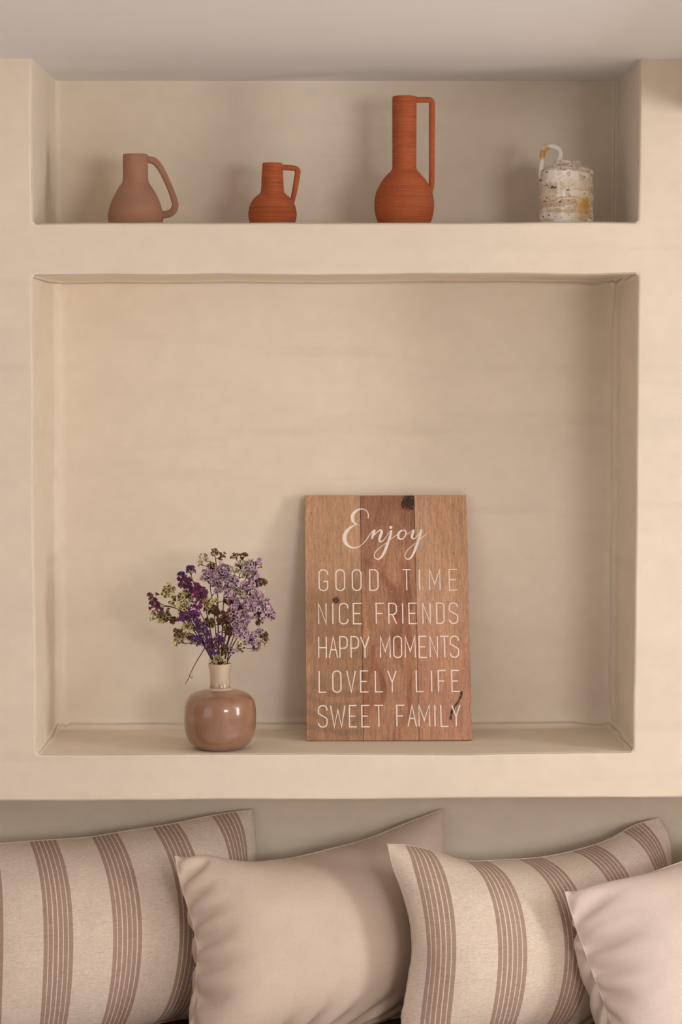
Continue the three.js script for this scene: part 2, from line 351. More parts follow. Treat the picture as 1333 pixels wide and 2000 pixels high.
  const base = [(E.bottom[0][0] + E.bottom.at(-1)[0]) / 2, SEAT, (E.bottom[0][2] + E.bottom.at(-1)[2]) / 2];
  for (let k = 0; k < pos.length; k += 3) { pos[k] -= base[0]; pos[k + 1] -= base[1]; pos[k + 2] -= base[2]; }
  const t = thing(name, label, 'cushion', base, group);
  mesh('cover', geom(pos, idx, uv), mat, t);
  const loop = [...top, ...rig.slice(1), ...bot.slice(0, -1).reverse(), ...lef.slice(1, -1).reverse()].map((p) => [p.x - base[0], p.y - base[1], p.z - base[2]]);
  loop.push(loop[0]);
  mesh('seam', tube(loop, 0.0016, 700, 6, 1, false), mat, t);
  return t;
}
cushion('cushion', 'beige linen cushion with brown stripe bands, at the left end of the bench', stripedLinen, {
  top: [[-0.791, 0.766, -0.120], [-0.699, 0.761, -0.170], [-0.598, 0.762, -0.200], [-0.516, 0.764, -0.220], [-0.443, 0.773, -0.240], [-0.359, 0.782, -0.260], [-0.265, 0.795, -0.295], [-0.187, 0.801, -0.325]],
  right: [[-0.187, 0.801, -0.325], [-0.181, 0.738, -0.318], [-0.181, 0.664, -0.305], [-0.189, 0.563, -0.270], [-0.201, 0.475, -0.230], [-0.217, 0.402, -0.190]],
  bottom: [[-0.755, 0.389, 0.060], [-0.613, 0.393, 0.030], [-0.477, 0.402, -0.020], [-0.388, 0.413, -0.060], [-0.329, 0.415, -0.100], [-0.269, 0.407, -0.150], [-0.217, 0.402, -0.190]],
  left: [[-0.791, 0.766, -0.120], [-0.768, 0.706, -0.070], [-0.754, 0.586, -0.010], [-0.752, 0.483, 0.030], [-0.755, 0.389, 0.060]],
}, 0.085, 'cushions on the bench');
cushion('cushion_001', 'plain beige cushion wedged between the two striped cushions', plainCloth, {
  top: [[-0.332, 0.760, -0.050], [-0.274, 0.741, -0.070], [-0.234, 0.729, -0.100], [-0.174, 0.728, -0.140], [-0.101, 0.728, -0.180], [-0.028, 0.737, -0.220], [0.057, 0.752, -0.260], [0.144, 0.779, -0.300], [0.217, 0.802, -0.325]],
  right: [[0.217, 0.802, -0.325], [0.219, 0.726, -0.320], [0.215, 0.654, -0.300], [0.195, 0.551, -0.230], [0.161, 0.475, -0.150], [0.124, 0.422, -0.090]],
  bottom: [[-0.287, 0.396, 0.100], [-0.187, 0.405, 0.080], [-0.067, 0.413, 0.020], [0.034, 0.422, -0.040], [0.124, 0.422, -0.090]],
  left: [[-0.332, 0.760, -0.050], [-0.321, 0.715, -0.030], [-0.295, 0.640, 0.000], [-0.283, 0.583, 0.020], [-0.285, 0.537, 0.040], [-0.281, 0.494, 0.050], [-0.289, 0.453, 0.070], [-0.287, 0.396, 0.100]],
}, 0.085, 'cushions on the bench');
cushion('cushion_002', 'beige linen cushion with brown stripe bands, below the wooden sign between two plain cushions', stripedLinen, {
  top: [[0.092, 0.791, -0.020], [0.136, 0.784, -0.040], [0.188, 0.767, -0.060], [0.251, 0.742, -0.090], [0.326, 0.735, -0.130], [0.414, 0.730, -0.180], [0.491, 0.737, -0.220], [0.559, 0.750, -0.260], [0.618, 0.772, -0.300], [0.673, 0.783, -0.325]],
  right: [[0.673, 0.783, -0.325], [0.692, 0.749, -0.318], [0.698, 0.687, -0.300], [0.686, 0.579, -0.250], [0.666, 0.483, -0.200], [0.642, 0.409, -0.150]],
  bottom: [[0.123, 0.399, 0.110], [0.234, 0.403, 0.080], [0.347, 0.409, 0.040], [0.486, 0.413, -0.040], [0.642, 0.409, -0.150]],
  left: [[0.092, 0.791, -0.020], [0.102, 0.751, 0.000], [0.121, 0.706, 0.020], [0.136, 0.660, 0.040], [0.143, 0.607, 0.055], [0.137, 0.564, 0.065], [0.127, 0.512, 0.080], [0.119, 0.461, 0.095], [0.123, 0.399, 0.110]],
}, 0.085, 'cushions on the bench');
cushion('cushion_003', 'plain pale pinkish cushion in front at the right end, nearest the viewer', paleCloth, {
  top: [[0.438, 0.713, 0.060], [0.486, 0.707, 0.040], [0.538, 0.715, 0.020], [0.614, 0.732, -0.020], [0.685, 0.744, -0.070], [0.798, 0.762, -0.150], [0.906, 0.772, -0.230], [1.005, 0.779, -0.300]],
  right: [[1.005, 0.779, -0.300], [1.018, 0.702, -0.280], [0.998, 0.591, -0.200], [0.952, 0.505, -0.120], [0.910, 0.432, -0.060]],
  bottom: [[0.526, 0.404, 0.190], [0.644, 0.406, 0.150], [0.779, 0.417, 0.050], [0.910, 0.432, -0.060]],
  left: [[0.438, 0.713, 0.060], [0.451, 0.669, 0.080], [0.470, 0.614, 0.100], [0.493, 0.551, 0.130], [0.515, 0.492, 0.150], [0.526, 0.404, 0.190]],
}, 0.085, 'cushions on the bench');
{
  const b = thing('bench', 'built-in bench with a brown seat pad under the cushions', 'bench', [0, 0, 0]);
  mesh('base', boxUV(box(-2.39, 2.99, 0, 0.30, -0.335, 0.34)), plaster, b);
  const pad = new RoundedBoxGeometry(5.36, 0.085, 0.70, 4, 0.02); pad.translate(0.3, 0.3425, 0.015);
  mesh('seat_pad', pad, new THREE.MeshStandardMaterial({ color: 0x7a6248, roughness: 0.95 }), b);
}

// ---------------------------------------------------------------- jugs on the upper shelf
const K = 0.001026;                                // metres per unit of the jug drawings (about a millimetre)
const SHELF_TOP = 2.0155, JZ = -0.15;
const lift = (y) => y - 0.9 * Math.min(1, Math.max(0, y) / 20);   // the part of the foot hidden behind the shelf edge
const clayNoise = (c, amp, sx, sy, spots = 0) => tex(512, 512, (u, v) => {
  const k = 1 + (fbm(u * sx, v * sy, 2, 4, sx, sy) - 0.5) * amp + (vn(u * 200, v * 200, 8, 200, 200) - 0.5) * 0.06;
  const sp = spots && vn(u * 90, v * 90, 44, 90, 90) > 1 - spots ? 0.82 : 1;
  return [c[0] * k * sp, c[1] * k * sp, c[2] * k * sp];
});
const grit = tex(512, 512, (u, v) => 128 + 110 * (fbm(u * 70, v * 70, 21, 3, 70, 70) - 0.5), false); grit.repeat.set(3, 3);
const pinkClay = new THREE.MeshStandardMaterial({ map: clayNoise(hex(0xa87c63), 0.16, 6, 6, 0.03), bumpMap: grit, bumpScale: 0.0006, roughness: 0.9 });
const terracotta = new THREE.MeshStandardMaterial({ map: clayNoise(hex(0xb25d33), 0.16, 5, 30), bumpMap: grit, bumpScale: 0.0004, roughness: 0.85 });

// radii (px-like units) by height above the base; hollow inside
function jugBody(prof0, wall, inner0, rib) {
  const prof = prof0.map(([r, y]) => [r, lift(y)]), inner = inner0.map(([r, y]) => [r, lift(y)]);
  const out = smoothProfile(prof, rib ? 420 : 110).map(([r, y]) => {
    const ribs = rib && y > 4 ? rib * 1.5 * (0.75 * Math.sin(y * 2 * Math.PI / 4.1 + 1.4 * Math.sin(y * 0.21)) + 0.35 * Math.sin(y * 2 * Math.PI / 2.63 + 2)) : 0;
    return [(r + ribs) * K, y * K];
  });
  const [rt, yt] = prof[prof.length - 1];
  const lip = [[rt - wall * 0.15, yt + 0.9], [rt - wall * 0.5, yt + 1.3], [rt - wall * 0.85, yt + 0.9], [rt - wall, yt]].map(([r, y]) => [r * K, y * K]);
  const ins = inner.map(([r, y]) => [r * K, y * K]);
  return lathe([[0, 0], [prof[0][0] * K * 0.8, 0], ...out, ...lip, ...ins], 112);
}
function jug(name, label, x, z, mat, prof, wall, inner, rib, handle, radii, squash) {
  const t = thing(name, label, 'jug', [x, SHELF_TOP + x * 0.0022 + 0.0005, z], 'jugs on the upper shelf');
  const body = mesh('body', jugBody(prof, wall, inner, rib), mat, t);
  const h = mesh('handle', tube(handle.map(([a, b, c = 0]) => [a * K, lift(b) * K, c * K]), radii.map((r) => r * K), 80, 16, squash), mat, t);
  return t;
}
jug('jug', 'squat pinkish-brown matte clay jug with a curved handle', -0.4118, JZ, pinkClay,
  [[46, 0.3], [50.5, 3], [52.5, 9], [54.2, 20], [53.5, 28], [51, 38], [46.5, 52], [38, 69], [32, 79], [27, 86], [25.2, 91], [24.6, 100], [24.3, 120], [24.2, 138], [23.8, 141]], 4,
  [[19.6, 130], [20, 95], [34, 70], [48, 35], [47, 8], [0, 5]], 0,
  [[20, 133], [27, 131.5], [36, 129.5], [45, 121], [54, 106], [63, 87], [70.5, 69], [76, 52], [77.6, 44], [75, 35], [69, 28.5], [60, 25.5], [50, 25]], [4.6, 4.6, 4.2, 4.0, 4.0, 4.2, 4.6, 5], 1.5);
jug('jug_001', 'small ribbed terracotta jug with a short angular handle', -0.1374, JZ, terracotta,
  [[37, 0.3], [41, 2.5], [44.5, 9], [47, 20], [47.3, 28], [45.3, 39], [40.5, 50], [33.5, 58.5], [27.5, 63.5], [23.8, 67], [22.5, 70.5], [21.9, 80], [20.6, 105], [19.6, 120], [19.2, 123.5]], 3.5,
  [[15, 110], [18, 72], [38, 50], [43, 25], [38, 6], [0, 4]], 0.42,
  [[16, 116.5], [30, 115.6], [41, 114.6], [46, 113.4], [49, 110.6], [49.4, 106], [47.2, 92], [44, 74], [40.5, 58], [38, 48]], [4.6, 4.4, 4.3, 4.4, 4.5, 4.4, 4.2, 4.0, 3.8], 1.25);
jug('jug_002', 'tall slender-necked ribbed terracotta jug with a long straight handle', 0.1267, JZ, terracotta,
  [[43, 0.3], [47.5, 2.5], [52.3, 10], [56.5, 24], [58.4, 40], [57.6, 55], [53.8, 70], [47, 84], [38.5, 96], [31, 104], [25.5, 110], [23.8, 114], [23.5, 120], [23.5, 160], [23.6, 210], [23.6, 247], [23.2, 251.5]], 3.5,
  [[19, 240], [19, 115], [40, 90], [54, 45], [46, 6], [0, 4]], 0.45,
  [[18, 246], [32, 246], [46, 246], [50.5, 245.3], [53, 243], [53.8, 238], [53.8, 220], [53.8, 180], [53.8, 140], [53.8, 110], [53.6, 90], [53, 78], [49, 68]], [4.5, 4.5, 4.5, 4.6, 4.7, 4.6, 4.5, 4.5, 4.5, 4.4, 4.4, 4.6], 1.25);
{
  const mapC = tex(1024, 512, (u, v) => {
    const a = fbm(u * 10, v * 6, 3, 5, 10, 6), b = fbm(u * 26, v * 14, 19, 4, 26, 14), c = vn(u * 120, v * 60, 7, 120, 60), lay = fbm(u * 5 + 2 * a, v * 26 + 3 * a, 33, 4);
    let k = mixc(hex(0xf8efe3), hex(0xe6d4bc), sm(0.42, 0.62, a));
    k = mixc(k, hex(0xc9a986), sm(0.55, 0.72, lay) * 0.7);
    k = mixc(k, hex(0xbdb4aa), sm(0.58, 0.70, b) * 0.55);
    k = mixc(k, hex(0x5b4636), sm(0.72, 0.80, fbm(u * 40, v * 30, 91, 3, 40, 30)) * 0.9);
    k = mixc(k, hex(0x4a3a2e), sm(0.93, 0.98, c) * 0.6);
    const du = Math.abs(u - 0.605), och = Math.exp(-(du * du) / 0.0034 - (v - 0.24) * (v - 0.24) / 0.016);
    k = mixc(k, hex(0xcf9f55), clamp(och * 1.3 * (0.25 + 1.1 * b)));
    return k;
  });
  const bumpC = tex(1024, 512, (u, v) => { const a = fbm(u * 10, v * 6, 3, 5, 10, 6), l = fbm(u * 5 + 2 * a, v * 26 + 3 * a, 33, 4), b = fbm(u * 60, v * 34, 61, 3, 60, 34); return 255 * clamp(0.2 + 0.4 * l + 0.5 * b); }, false);
  const rough = new THREE.MeshStandardMaterial({ map: mapC, bumpMap: bumpC, bumpScale: 0.004, roughness: 0.75 });
  const t = thing('jug_003', 'mottled cream rough-textured bottle jug with a small ring handle', 'jug', [0.4508, SHELF_TOP + 0.0015, JZ], 'jugs on the upper shelf');
  const g = lathe([[0, 0], [48, 0], [51.5, 1.5], ...smoothProfile([[52.2, 4], [52.6, 30], [52.8, 60], [52.8, 90], [52.6, 103], [51.5, 107.5], [47, 110.5], [39, 114.5], [31, 118.5], [26, 122.5], [22.5, 126.5], [19, 128.6]], 90), [13, 129.4], [11, 127], [10, 118], [48, 100], [48, 8], [0, 6]].map(([r, y]) => [r * K, lift(y) * K]), 128);
  const p = g.attributes.position;
  for (let i = 0; i < p.count; i++) {             // rough, slightly squared hand-built form
    const x = p.getX(i), y = p.getY(i), z = p.getZ(i), r = Math.hypot(x, z), an = Math.atan2(z, x);
    if (r < 0.004) continue;
    const ca = Math.cos(an) * 3 + 9, sa = Math.sin(an) * 3 + 9;
    const n = (fbm(ca * 1.2, sa * 1.2 + y * 55, 5, 4) - 0.5) * 0.005 + (fbm(ca * 4, sa * 4 + y * 190, 15, 3) - 0.5) * 0.0028;
    const f = (r + n * sm(0, 0.02, r)) / r; p.setXYZ(i, x * f, y + (y > 0.1 ? n * 0.5 : 0), z * f);
  }
  // close the lathe's seam again
  { const per = p.count / 129; for (let j = 0; j < per; j++) p.setXYZ(128 * per + j, p.getX(j), p.getY(j), p.getZ(j)); }
  g.computeVertexNormals();
  g.rotateY(Math.PI);
  mesh('body', g, rough, t);
  const h = tube([[-43, 84], [-48, 97], [-49, 110], [-48, 122], [-47.3, 134], [-45.5, 145], [-40.5, 152], [-33, 155], [-25, 154.6], [-17, 150.6], [-12, 144], [-11.5, 136], [-13.5, 127], [-18, 118]].map(([a, b]) => [a * K, lift(b) * K, 0.006]), [6, 5, 4.6, 4.2, 4, 4, 4, 4.1, 4.2, 4.2, 4, 4.2, 5, 5].map((r) => r * K), 90, 12, 1.3);
  const hp = h.attributes.position; for (let i = 0; i < hp.count; i++) { const n = (fbm(hp.getX(i) * 260 + 9, hp.getY(i) * 260, 5, 3) - 0.5) * 0.0022; hp.setXYZ(i, hp.getX(i) + n, hp.getY(i) + n, hp.getZ(i)); }
  h.computeVertexNormals();
  const hm = new THREE.MeshStandardMaterial({ map: tex(128, 256, (u, v) => mixc(hex(0xf6ede2), hex(0xd09a58), sm(0.30, 0.42, v) * (1 - sm(0.55, 0.68, v)) * sm(0.3, 0.6, fbm(u * 3, v * 9, 4, 3)))), bumpMap: bumpC, bumpScale: 0.002, roughness: 0.7 });
  mesh('handle', h, hm, t);
}

// ---------------------------------------------------------------- vase with dried flowers
const VX = -0.2415, VZ = -0.062, VY = 0.9765 + VX * 0.0035 + 0.0005, V = 0.001022;
{
  const t = thing('vase', 'round glazed pink-brown vase with a narrow pale neck, holding dried flowers', 'vase', [VX, VY, VZ]);
  const glaze = tex(1024, 512, (u, v) => {
    const k = 1 + (fbm(u * 8, v * 5, 3, 5, 8, 5) - 0.5) * 0.28 + (fbm(u * 60, v * 6, 8, 3, 60, 6) - 0.5) * 0.10 + (vn(u * 300, v * 150, 5, 300, 150) - 0.5) * 0.05;
    const w = fbm(u * 6, v * 6, 70, 4, 6, 6);
    return [lerp(146, 162, w) * k, lerp(106, 121, w) * k, lerp(81, 96, w) * k];
  });
  const pale = tex(512, 256, (u, v) => {
    const k = 1 + (fbm(u * 10, v * 4, 3, 4, 10, 4) - 0.5) * 0.12, sp = sm(0.28, 0.0, v + (fbm(u * 24, v * 10, 6, 3, 24, 10) - 0.5) * 0.35);
    return mixc([206 * k, 186 * k, 160 * k], [170, 130, 104], sp);
  });
  const gl = { roughness: 0.34, clearcoat: 0.9, clearcoatRoughness: 0.07, bumpMap: grit, bumpScale: 0.0002 };
  const bp = smoothProfile([[40, 0.3], [44, 1.2], [50, 4.2], [56, 9], [62, 16.5], [67.3, 29], [69.8, 44], [70.6, 60], [70.2, 75], [68.3, 89], [63.5, 99], [56, 106], [46, 111], [35, 113.8], [26, 115.4], [22, 117.5]], 140);
  mesh('body', lathe([[0, 3], [36, 2.5], [38, 0.2], ...bp].map(([r, y]) => [r * V, y * V]), 128), new THREE.MeshPhysicalMaterial({ map: glaze, ...gl }), t);
  const np = smoothProfile([[22.1, 117.4], [20.4, 120.5], [19.6, 126], [19.5, 134], [20.0, 145], [21.2, 156], [22.6, 162.5], [23.3, 165.5]], 60);
  mesh('neck', lathe([...np, [23.2, 166.6], [22.4, 167.2], [21.4, 166.8], [20.9, 165.4], [19.2, 156], [17.6, 135], [17.5, 122], [30, 112], [60, 70]].map(([r, y]) => [r * V, y * V]), 96), new THREE.MeshPhysicalMaterial({ map: pale, ...gl }), t);
}
// florets: small ruffled papery funnels; shared shapes, tinted by vertex colour
const MOUTH = new THREE.Vector3(VX, VY + 166 * V, VZ);
const stemMat = new THREE.MeshStandardMaterial({ color: 0x5d452c, roughness: 0.95 });
const petalMat = new THREE.MeshPhysicalMaterial({ color: 0xffffff, vertexColors: true, roughness: 0.95, side: THREE.DoubleSide, transmission: 0.3, thickness: 0 });
const driedMat = new THREE.MeshStandardMaterial({ color: 0xffffff, vertexColors: true, roughness: 0.95, side: THREE.DoubleSide });
const lin = (h) => new THREE.Color(h);
function paint(g, c, c2) {                        // inner and outer colour of one floret
  const p = g.attributes.position, a = new Float32Array(p.count * 3), e = g.userData.t;
  for (let i = 0; i < p.count; i++) { const k = e ? e[i] : 1; a[3 * i] = lerp(c2.r, c.r, k); a[3 * i + 1] = lerp(c2.g, c.g, k); a[3 * i + 2] = lerp(c2.b, c.b, k); }
  g.setAttribute('color', new THREE.BufferAttribute(a, 3)); return g;
}
function floretShape(lobes, flare, len) {         // unit floret opening towards +y
  const pos = [0, 0, 0], t = [0], idx = [], M = lobes * 2;
  const rings = [[0.22, len * 0.45, 0.3], [0.62, len * 0.85, 0.75], [1.0, len * (1 - flare), 1]];
  for (const [r, y, k] of rings) for (let i = 0; i < M; i++) {
    const a = i / M * Math.PI * 2, w = k === 1 ? (i % 2 ? 0.72 : 1.06) : 1, ruf = k === 1 ? (rnd() - 0.5) * 0.34 : (rnd() - 0.5) * 0.12;
    pos.push(Math.cos(a) * r * w, y + ruf, Math.sin(a) * r * w); t.push(k);
  }
  for (let i = 0; i < M; i++) idx.push(0, 1 + (i + 1) % M, 1 + i);
  for (let q = 0; q < 2; q++) for (let i = 0; i < M; i++) { const a = 1 + q * M + i, b = 1 + q * M + (i + 1) % M, c = a + M, d = b + M; idx.push(a, b, c, b, d, c); }
  const g = geom(pos, idx); g.userData.t = t; return g;
}
const FLORETS = [0, 1, 2, 3, 4, 5].map((i) => floretShape(5, [0.0, 0.25, 0.1, -0.2, 0.3, 0.05][i], [1.3, 1.0, 1.2, 1.5, 0.9, 1.1][i]));
const CALYX = [0, 1, 2].map(() => floretShape(4, -0.4, 2.2));
const UP = new THREE.Vector3(0, 1, 0);
function placed(src, p, dir, s, sy, c, c2) {
  const g = src.clone(); g.userData = src.userData; paint(g, c, c2);
  const q = new THREE.Quaternion().setFromUnitVectors(UP, dir).multiply(new THREE.Quaternion().setFromAxisAngle(UP, rnd() * 6.3));
  g.applyMatrix4(new THREE.Matrix4().compose(p, q, new THREE.Vector3(s, sy, s))); return g;
}
const TONES = {
  magenta: [0x9a2f80, 0x822a78, 0xb0428e], violet: [0x6a3f96, 0x7a46a4, 0x84389a], purple: [0x9042a0, 0xa452b0, 0x7e3488], rose: [0xa04a70, 0x8d3c66, 0xb0607e],
  lilac: [0xf2d6e4, 0xe8c8da, 0xf8e6ee, 0xdeb8d2], mauve: [0xe2c2d2, 0xecd0de, 0xd2b2ca], cream: [0xeee0c2, 0xe6d4ae, 0xf3e8d0], yellow: [0xf2e6aa, 0xeadb9a, 0xf6edc0], brown: [0x8d6642, 0x7a5638, 0x9c7450],
};
const HEART = { magenta: 0x4a1c3c, violet: 0x35224a, purple: 0x431f4c, rose: 0x55302e, lilac: 0xd0acc4, mauve: 0xbb98ae, cream: 0xdcc6a2, yellow: 0xd2be82, brown: 0x4a3320 };
// stems and clusters are in millimetres from the centre of the vase's mouth
const mm = ([a, b, c = 0]) => new THREE.Vector3(a * V, b * V, c * V);
function sprig(name, label, spec) {
  const t = thing(name, label, 'dried flower', MOUTH.toArray(), 'dried flowers in the vase');
  const bits = [];
  const a0 = spec.at ?? [0, 0], al = Math.min(1, 12.5 / (Math.hypot(...a0) || 1)), [ax, az] = [a0[0] * al, a0[1] * al];
  const main = [[ax * 0.6, -100, az * 0.6], [ax * 0.9, -40, az * 0.9], [ax * 1.05, -3, az * 1.05], ...spec.stem];
  bits.push(tube(main.map((p) => mm(p).toArray()), [0.0016, 0.0014, 0.0011, 0.0009], 26, 6));
  for (const cl of spec.clusters) {
    const p = mm(cl.p), r = cl.r * V, nF = Math.round((cl.n ?? 0.11 * cl.r * cl.r + 7) * 1.3), petals = [], cups = [];
    // branch from the nearest point of the stem
    let best = null, bd = 1e9; const cr = new THREE.CatmullRomCurve3(main.map(mm));
    for (const q of cr.getSpacedPoints(30)) { const d = q.distanceTo(p) + (q.y > p.y - 0.004 ? 0.05 : 0); if (d < bd) { bd = d; best = q; } }
    const dir = p.clone().sub(best); if (dir.length() < 0.002) dir.set(0, 1, 0); dir.normalize(); dir.y += 0.35; dir.normalize();
    const root = p.clone().addScaledVector(dir, -r * 0.9);
    bits.push(tube([best.toArray(), best.clone().lerp(root, 0.55).add(new THREE.Vector3(rr(-2, 2) * V, 2 * V, rr(-2, 2) * V)).toArray(), root.toArray()], [0.0010, 0.0007], 8, 5));
    const tones = TONES[cl.tone], heart = lin(HEART[cl.tone]);
    for (let k = 0; k < nF; k++) {
      const d = new THREE.Vector3(rr(-1, 1), rr(-1, 1), rr(-1, 1)); if (d.length() > 1) d.normalize();
      d.addScaledVector(dir, 0.35); const rad = r * (0.55 + 0.5 * rnd()), o = p.clone().addScaledVector(d, rad * 0.85);
      o.x += (d.x) * r * 0.12;
      const face = d.clone().normalize().addScaledVector(new THREE.Vector3(0, 0.35, 0.55), 0.6).add(new THREE.Vector3(rr(-0.4, 0.4), rr(-0.3, 0.5), rr(-0.3, 0.3))).normalize();
      const s = (cl.f ?? 4.4) * 1.18 * V * rr(0.7, 1.15), col = lin(tones[Math.floor(rnd() * tones.length)]).multiplyScalar(rr(0.82, 1.15));
      petals.push(placed(FLORETS[Math.floor(rnd() * 6)], o, face, s, s * rr(0.8, 1.15), col, heart));
      if (rnd() < 0.8) { const q = o.clone().addScaledVector(face, -s * 1.5); cups.push(placed(CALYX[k % 3], q, face, s * 0.42, s * 0.85, lin(0x7a5c3a).multiplyScalar(rr(0.6, 1.2)), lin(0x4f3a24))); }
      if (rnd() < 0.45) bits.push(tube([root.toArray(), root.clone().lerp(o, 0.5).add(new THREE.Vector3(0, 1.5 * V, 0)).toArray(), o.clone().addScaledVector(face, -s * 1.2).toArray()], [0.0006, 0.0004], 4, 4));
    }
    const cm = mesh('flower_cluster', mergeGeometries(petals), petalMat, t); cm.userData.label = `${{ lilac: 'pale lilac', mauve: 'dusty mauve', yellow: 'faded yellow' }[cl.tone] || cl.tone} papery florets`;
    if (cups.length) mesh('calyxes', mergeGeometries(cups), driedMat, cm);
  }
  mesh('stem', mergeGeometries(bits), stemMat, t);
  return t;
}
const S = 'dried_flower_sprig';
let sn = 0; const nm = () => (sn++ ? `${S}_${String(sn - 1).padStart(3, '0')}` : S);
sprig(nm(), 'rosy-purple sprig reaching furthest left, on a thin stem', { at: [-14, 4], stem: [[-22, 22, 8], [-48, 72, 14], [-80, 108, 16], [-108, 116, 14], [-121, 122, 12]], clusters: [{ p: [-127, 130, 12], r: 7, tone: 'rose', n: 9 }, { p: [-122, 116, 13], r: 9, tone: 'magenta', n: 14 }] });
sprig(nm(), 'pale yellow sprig with dark calyxes, upper left below the purple spray', { at: [-12, 8], stem: [[-20, 25, 10], [-45, 70, 18], [-72, 112, 20], [-84, 124, 20]], clusters: [{ p: [-97, 140, 18], r: 12, tone: 'yellow' }, { p: [-80, 124, 24], r: 14, tone: 'yellow' }, { p: [-68, 112, 24], r: 10, tone: 'yellow' }, { p: [-62, 134, 14], r: 8, tone: 'cream' }] });
sprig(nm(), 'faded yellow and brown sprig at lower left, drooping outward', { at: [-16, 2], stem: [[-22, 20, 4], [-44, 58, 10], [-70, 84, 14], [-100, 92, 12]], clusters: [{ p: [-115, 92, 10], r: 13, tone: 'yellow' }, { p: [-104, 96, 16], r: 9, tone: 'brown', n: 9 }, { p: [-88, 88, 14], r: 8, tone: 'brown', n: 7 }] });
sprig(nm(), 'cream and brown sprig hanging lowest at the left', { at: [-16, 8], stem: [[-20, 18, 10], [-36, 46, 18], [-54, 62, 22], [-70, 58, 22]], clusters: [{ p: [-58, 72, 24], r: 8, tone: 'yellow', n: 10 }, { p: [-76, 60, 22], r: 9, tone: 'brown', n: 9 }, { p: [-74, 46, 22], r: 9, tone: 'yellow', n: 10 }, { p: [-58, 54, 20], r: 9, tone: 'cream', n: 10 }] });
sprig(nm(), 'large magenta spray with violet tips, upper left of the bunch', { at: [-8, 4], stem: [[-12, 30, 8], [-22, 90, 16], [-36, 140, 20], [-52, 166, 20]], clusters: [{ p: [-70, 172, 18], r: 7, tone: 'violet', n: 10, f: 3.6 }, { p: [-55, 182, 16], r: 9, tone: 'violet', n: 14, f: 3.6 }, { p: [-62, 158, 22], r: 14, tone: 'magenta', n: 34, f: 3.6 }, { p: [-46, 148, 24], r: 13, tone: 'magenta', n: 30, f: 3.6 }, { p: [-34, 138, 24], r: 14, tone: 'magenta', n: 32, f: 3.6 }] });
sprig(nm(), 'small bright magenta sprig in the middle left of the bunch', { at: [-8, 10], stem: [[-12, 30, 14], [-26, 80, 24], [-38, 108, 28]], clusters: [{ p: [-42, 116, 30], r: 9, tone: 'magenta', n: 18, f: 3.6 }] });
sprig(nm(), 'rounded purple cluster left of centre, above the lower yellow sprigs', { at: [-12, 12], stem: [[-18, 26, 16], [-36, 66, 26], [-50, 88, 30]], clusters: [{ p: [-62, 96, 30], r: 13, tone: 'purple', n: 30, f: 3.6 }, { p: [-48, 96, 32], r: 9, tone: 'purple', n: 16, f: 3.6 }] });
sprig(nm(), 'violet sprig in the centre, just above the vase neck', { at: [-8, 14], stem: [[-12, 24, 20], [-22, 50, 30], [-30, 66, 34]], clusters: [{ p: [-34, 74, 36], r: 12, tone: 'violet', n: 24, f: 3.6 }, { p: [-26, 60, 36], r: 9, tone: 'violet', n: 16, f: 3.6 }, { p: [-42, 48, 32], r: 10, tone: 'violet', n: 18, f: 3.6 }] });
sprig(nm(), 'purple sprig lowest at the front, right over the vase mouth', { at: [0, 14], stem: [[0, 14, 20], [-2, 26, 28], [-4, 32, 30]], clusters: [{ p: [-14, 42, 32], r: 11, tone: 'purple', n: 22, f: 3.6 }, { p: [2, 46, 32], r: 10, tone: 'purple', n: 18, f: 3.6 }, { p: [-12, 26, 30], r: 9, tone: 'violet', n: 16, f: 3.6 }, { p: [10, 30, 28], r: 10, tone: 'brown', n: 12, f: 3.4 }, { p: [-6, 8, 20], r: 8, tone: 'yellow', n: 10, f: 3.6 }, { p: [6, 4, 20], r: 6, tone: 'yellow', n: 7, f: 3.4 }] });
sprig(nm(), 'brown twiggy sprig at the very top of the bunch', { at: [-2, -6], stem: [[-3, 40, -6], [-4, 120, -8], [-6, 180, -8], [-8, 204, -8]], clusters: [{ p: [-10, 215, -8], r: 7, tone: 'brown', n: 8, f: 3.4 }, { p: [2, 208, -6], r: 7, tone: 'brown', n: 7, f: 3.4 }, { p: [-30, 204, -6], r: 8, tone: 'cream', n: 6, f: 3.4 }, { p: [-36, 194, -4], r: 6, tone: 'cream', n: 4, f: 3.2 }, { p: [-14, 186, -2], r: 9, tone: 'brown', n: 10, f: 3.4 }, { p: [8, 188, -6], r: 6, tone: 'brown', n: 6, f: 3.4 }] });
sprig(nm(), 'cream sprig with spiky brown calyxes, top right of the bunch', { at: [4, -6], stem: [[8, 40, -8], [22, 120, -12], [38, 170, -12], [40, 184, -12]], clusters: [{ p: [42, 186, -8], r: 13, tone: 'cream', n: 18 }, { p: [32, 206, -10], r: 6, tone: 'brown', n: 6, f: 3.2 }, { p: [46, 208, -10], r: 8, tone: 'brown', n: 8, f: 3.2 }, { p: [52, 174, -6], r: 11, tone: 'cream', n: 14 }] });
sprig(nm(), 'lilac sprig left of centre, behind the magenta spray', { at: [-4, 2], stem: [[-6, 40, 2], [-12, 110, 6], [-18, 150, 8]], clusters: [{ p: [-22, 170, 8], r: 14, tone: 'lilac' }, { p: [-8, 160, 10], r: 11, tone: 'mauve' }, { p: [-2, 144, 14], r: 9, tone: 'mauve' }] });
sprig(nm(), 'bright lilac sprig in the upper centre', { at: [2, 4], stem: [[4, 40, 6], [8, 120, 14], [12, 155, 16]], clusters: [{ p: [10, 178, 14], r: 14, tone: 'lilac', n: 34 }, { p: [22, 162, 18], r: 13, tone: 'lilac', n: 28 }, { p: [20, 145, 20], r: 11, tone: 'lilac' }] });
